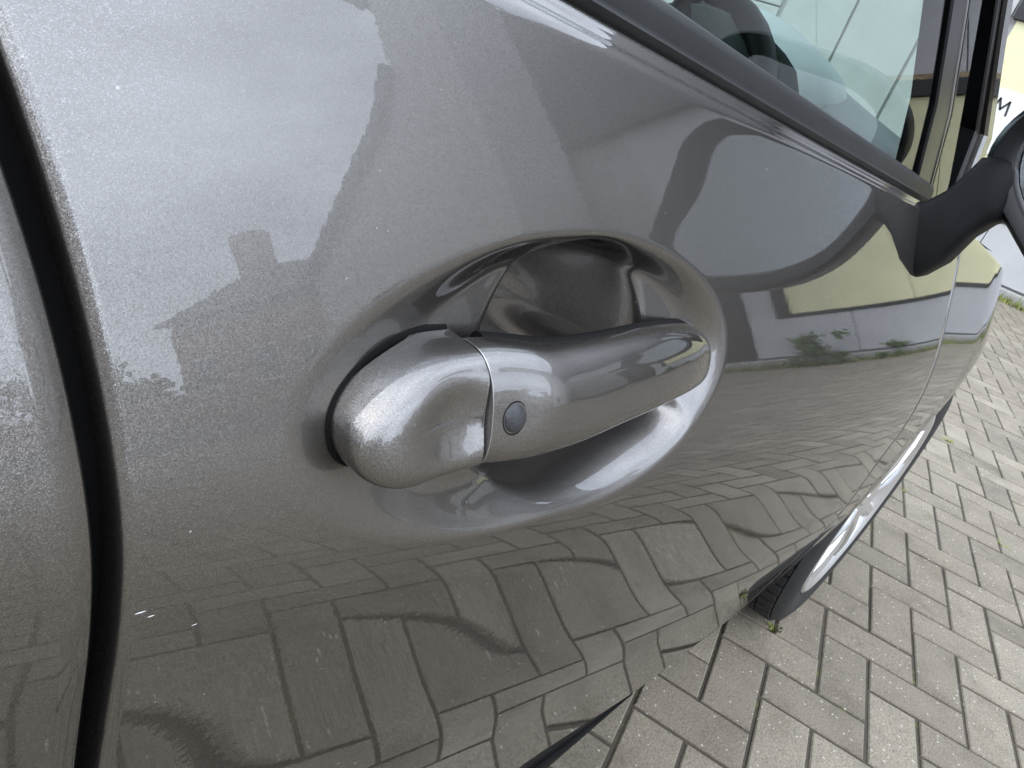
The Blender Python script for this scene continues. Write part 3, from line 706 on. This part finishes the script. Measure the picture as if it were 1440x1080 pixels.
# dashboard, binnacle, steering wheel, seats
db = []
for y in np.linspace(.24, 1.62, 22):
    hump = .066 * math.exp(-((y - .62) / .27) ** 6) - .02 * math.exp(-((y - .24) / .10) ** 2)
    db.append([(1.30, y, .72), (1.31, y, .93), (1.15, y, .945 + hump * .5), (1.00, y, .935 + hump), (.93, y, .925 + hump), (.885, y, .90 + hump * .7), (.90, y, .83), (.96, y, .66), (1.0, y, .5), (1.25, y, .5)])
MB().loft(db).build('dashboard', DASH, car, True, 50)
bnn = []
for y in np.linspace(.36, .66, 15):
    q = 1 - (2 * (y - .36) / .30 - 1) ** 2; bnn.append([(1.02, y, .935), (1.01, y, .955 + .062 * q ** .6), (.93, y, .955 + .072 * q ** .6), (.86, y, .94 + .066 * q ** .6), (.87, y, .925 + .05 * q ** .6), (.95, y, .92)])
MB().loft(bnn).build('instrument_binnacle', DASHTOP, car, True, 45)
sw = MB(); cx, cy, cz, tr2 = .80, .56, .86, .185; rings = []
ax = Vector((-.90, 0, .43)).normalized(); e1 = Vector((0, 1, 0)); e2 = ax.cross(e1)
pts = [Vector((cx, cy, cz)) + (e1 * math.cos(a) + e2 * math.sin(a)) * tr2 for a in np.linspace(0, 2 * math.pi, 41)]
sw.tube(pts, .0155, 10, False); 
for a in (0, math.pi, math.pi * 1.5): sw.tube([Vector((cx, cy, cz)) + ax * -.02, Vector((cx, cy, cz)) + (e1 * math.cos(a) + e2 * math.sin(a)) * tr2], [.03, .014], 8)
sw.tube([Vector((cx, cy, cz)) - ax * .05, Vector((cx, cy, cz)) + ax * .005], [.06, .05], 16)
sw.build('steering_wheel', BLACKPL, car, True, 50)
for yy, nm in ((.56, 'driver_seat'), (1.28, 'passenger_seat')):
    st = MB().box(-.02, .48, yy - .25, yy + .25, .36, .52, .05)
    st.loft([[(x0 + dx, yy + w * sx, z) for dx, sx in ((-.05, -1), (-.05, 1), (.05, 1), (.05, -1))] for (x0, z, w) in ((.0, .45, .25), (-.08, .75, .25), (-.16, 1.0, .22), (-.19, 1.08, .14))])
    st.box(-.27, -.17, yy - .12, yy + .12, 1.12, 1.29, .035)
    st.build(nm, SEAT, car, True, 40)
MB().box(-.95, -.82, .30, 1.56, .45, 1.12, .05).build('rear_seat', SEAT, car, True, 40)
# ---- wing mirror
def rrect(c, ex, ey, a, b, n=28, p=3.2):
    out = []
    for k in range(n):
        t = 2 * math.pi * k / n; cs, sn = math.cos(t), math.sin(t)
        out.append(Vector(c) + Vector(ex) * a * math.copysign(abs(cs) ** (2 / p), cs) + Vector(ey) * b * math.copysign(abs(sn) ** (2 / p), sn))
    return out
def curve_closed(pts, n=4):
    P = np.array(pts, float); out = []; m = len(P)
    for i in range(m):
        p0, p1, p2, p3 = P[i - 1], P[i], P[(i + 1) % m], P[(i + 2) % m]
        for k in range(n):
            t = k / n; out.append(.5 * (2 * p1 + (p2 - p0) * t + (2 * p0 - 5 * p1 + 4 * p2 - p3) * t * t + (3 * p1 - p0 - 3 * p2 + p3) * t ** 3))
    return out
HO = curve_closed([(.160, .962), (.152, 1.0), (.122, 1.035), (.065, 1.062), (.0, 1.086), (-.045, 1.070), (-.085, 1.022), (-.138, .95), (-.134, .918), (-.120, .878), (-.07, .858), (.0, .852), (.055, .866), (.105, .898), (.146, .930)])
GO = curve_closed([(.136, .970), (.128, .995), (.098, 1.020), (.045, 1.044), (.004, 1.062), (-.026, 1.046), (-.056, 1.004), (-.098, .966), (-.116, .935), (-.102, .894), (-.06, .880), (.0, .874), (.05, .885), (.088, .908), (.122, .938)])
MCY, MCZ = .005, .958
def mring(dx, f, src):
    return [(.90 + dx + .10 * (y - MCY) * 0, MCY + (y - MCY) * f, MCZ + (z - MCZ) * f) for y, z in src]
wm = MB().loft([mring(-.034, .97, GO), mring(-.054, 1.0, GO), mring(-.058, 1.06, GO), mring(-.060, .955, HO), mring(-.055, .985, HO), mring(-.045, 1.0, HO), (mring(-.01, 1.005, HO)), mring(.03, .93, HO), mring(.06, .74, HO), mring(.078, .45, HO), mring(.084, .1, HO)]).build('wing_mirror', GLOSSBLK, car, True, 50)
MB().loft([mring(-.040, .985, GO), mring(-.042, .975, GO)]).build('mirror_glass', MIRRORGL, wm, True, 40)
ar = []
for (tx, ty_, tz, bx, by, bz, hx) in ((.786, .178, .894, .800, .146, .829, .030), (.792, .169, .899, .802, .140, .834, .031), (.812, .162, .914, .822, .131, .852, .033), (.834, .159, .934, .842, .127, .881, .035), (.852, .158, .950, .862, .120, .898, .036), (.875, .140, .962, .885, .105, .912, .034)):
    ring = []
    for k in range(28):
        t = 2 * math.pi * k / 28; cs, sn = math.cos(t), math.sin(t); px = hx * math.copysign(abs(cs) ** .5, cs); f = (math.copysign(abs(sn) ** .5, sn) + 1) / 2
        ring.append((bx + (tx - bx) * f + px, by + (ty_ - by) * f, bz + (tz - bz) * f))
    ar.append(ring)
MB().loft(ar).build('mirror_arm', BLACKPL, wm, True, 50)
# ---- front wheel
def wheel(name, wx, wy, flip=1):
    ty = MB(); rings = []
    W = .170
    K = 1.043
    prof_ = [(.205, .012), (.222, .002), (.255, -.002), (.280, .006), (.288, .017), (.2815, .026), (.2815, .085), (.2815, .146), (.288, .154), (.278, .165), (.25, .172), (.205, .16)]
    prof_ = [(r * K, d) for r, d in prof_]
    n = 64
    for k in range(n):
        a = 2 * math.pi * k / n; rings.append([(wx + r * math.sin(a), wy + d, WZC - .002 + r * math.cos(a)) for r, d in prof_])
    vs_ = [p for r in rings for p in r]; m_ = len(prof_)
    ty.add(vs_, [(i * m_ + j, ((i + 1) % n) * m_ + j, ((i + 1) % n) * m_ + j + 1, i * m_ + j + 1) for i in range(n) for j in range(m_ - 1)])
    t = ty.build(name, TYRE, car, True, 50)
    tb = MB(); nb = 62
    for k in range(nb):
        for (d0, d1, off) in ((.020, .048, 0), (.052, .083, .5), (.087, .118, 0), (.122, .150, .5)):
            a0 = 2 * math.pi * (k + off + .15) / nb; a1 = 2 * math.pi * (k + off + .80) / nb; r0, r1 = .278 * K, K * (.2962 if .05 < d0 < .12 else .2952)
            if d0 == .020: rA, rB = .2935 * K, r1
            elif d0 == .122: rA, rB = r1, .2935 * K
            else: rA = rB = r1
            q = [(wx + r * math.sin(a), wy + d, WZC - .001 + r * math.cos(a)) for r, a, d in ((r0, a0, d0), (r0, a1, d0), (r0, a1, d1), (r0, a0, d1), (rA, a0, d0), (rA, a1, d0), (rB, a1, d1), (rB, a0, d1))]
            tb.add(q, [(0, 1, 5, 4), (1, 2, 6, 5), (2, 3, 7, 6), (3, 0, 4, 7), (4, 5, 6, 7)])
    tb.build('tread', TYRE, t)
    rm = MB(); rp = [(.170, .03), (.188, .010), (.205, .001), (.212, .004), (.213, .014), (.205, .03), (.19, .06), (.18, .15)]
    rp = [(r * K, d) for r, d in rp]
    rings = [[(wx + r * math.sin(a), wy + d, WZC + r * math.cos(a)) for r, d in rp] for a in np.linspace(0, 2 * math.pi, 64, endpoint=False)]
    m_ = len(rp); rm.add([p for r in rings for p in r], [(i * m_ + j, ((i + 1) % 64) * m_ + j, ((i + 1) % 64) * m_ + j + 1, i * m_ + j + 1) for i in range(64) for j in range(m_ - 1)])
    for k in range(10):
        a = 2 * math.pi * k / 10 + .12; ca, sa = math.cos(a), math.sin(a); rr = []
        for (r, w, d, th) in ((.035, .020, .012, .03), (.10, .013, .004, .022), (.16, .014, .004, .02), (.200, .020, .008, .02)):
            rr.append([(wx + r * sa + w * s1 * ca, wy + d + th * s2, WZC + r * ca - w * s1 * sa) for s1, s2 in ((-1, .35), (-.6, 0), (.6, 0), (1, .35), (1, 1), (-1, 1))])
        rm.loft(rr)
    rm.loft([[(wx + r * math.sin(a), wy + d, WZC + r * math.cos(a)) for a in np.linspace(0, 2 * math.pi, 24, endpoint=False)] for r, d in ((.058, .03), (.052, .010), (.03, .006), (.004, .005))])
    rm.build('rim', ALLOY, t, True, 40)
    bd = MB().loft([[(wx + r * math.sin(a), wy + d, WZC + r * math.cos(a)) for a in np.linspace(0, 2 * math.pi, 32, endpoint=False)] for r, d in ((.13, .05), (.13, .07))]); bd.build('brake_disc', UNDER, t)
    return t
wheel('front_wheel', WXC, .116)
wheel('rear_wheel', -.98, .122)
# wheel arch liner
lr = []
for a in np.linspace(-.05, math.pi + .05, 30): lr.append([(WXC - (AR + .004) * math.cos(a), y, WZC + (AR + .004) * math.sin(a)) for y in (.135, .20, .34, .36)] + [(WXC, .36, WZC)])
MB().loft(lr, closed=False, caps=False).build('wheel_arch_liner', UNDER, car, True, None)

# stone chips in the lacquer, low on the door
def on_door(px, py):
    d = RC.T @ np.array([(px - 720) / 1000, (py - 540) / 1000, 1.0]); t = .05
    for _ in range(400):
        p = np.array([0, 0, CAM_H]) + d * t; g_ = float(door_y(p[0], p[2])) - p[1]
        if g_ < 1e-5: break
        t += max(g_ * .5, 2e-5) / max(d[1], .1)
    return p
for (px, py, L, W, tilt) in ((197, 861, .0014, .00028, .3), (212, 866, .0009, .00025, .2), (273, 878, .0008, .00022, .1), (1078, 238, .0005, .0005, 0)):
    p = on_door(px, py); mb = MB(); q = []
    for (a_, b_) in ((-1, 0), (-.3, .8), (.6, .6), (1, -.1), (.2, -.8), (-.6, -.5)):
        x = p[0] + L * a_; z = p[2] + W * b_ + tilt * L * a_ * -.3; q.append((x, float(door_y(x, z)) - .00012, z))
    mb.add(q, [tuple(range(6))]).build('paint_chip', PAPER, fdoor)
# tufts of moss and weed in the joints
tw = MB()
for (u, v, n, h) in ((-.02, -1.15, 22, .010), (5.0, -19.3, 26, .014), (3.0, -12, 8, .005), (6.02, -11.6, 8, .005), (4.0, -8.3, 8, .005)):
    x, y = uv2xy(u, v)
    for k in range(n):
        a = random.uniform(0, 6.28); r = abs(random.gauss(0, .007)); w = random.uniform(.0015, .004); hh = h * random.uniform(.4, 1.2); lx, ly = random.gauss(0, .006), random.gauss(0, .006)
        bx0, by0 = x + r * math.cos(a), y + r * math.sin(a)
        tw.add([(bx0 - w, by0, -.008), (bx0 + w, by0 + w, -.008), (bx0 + lx + w, by0 + ly, hh * .6), (bx0 + lx * 1.6, by0 + ly * 1.6, hh)], [(0, 1, 2, 3)])
tag(tw.build('joint_weeds', WEED), 'tiny yellow green weeds sprouting in the paving joints', 'weeds', kind='stuff')
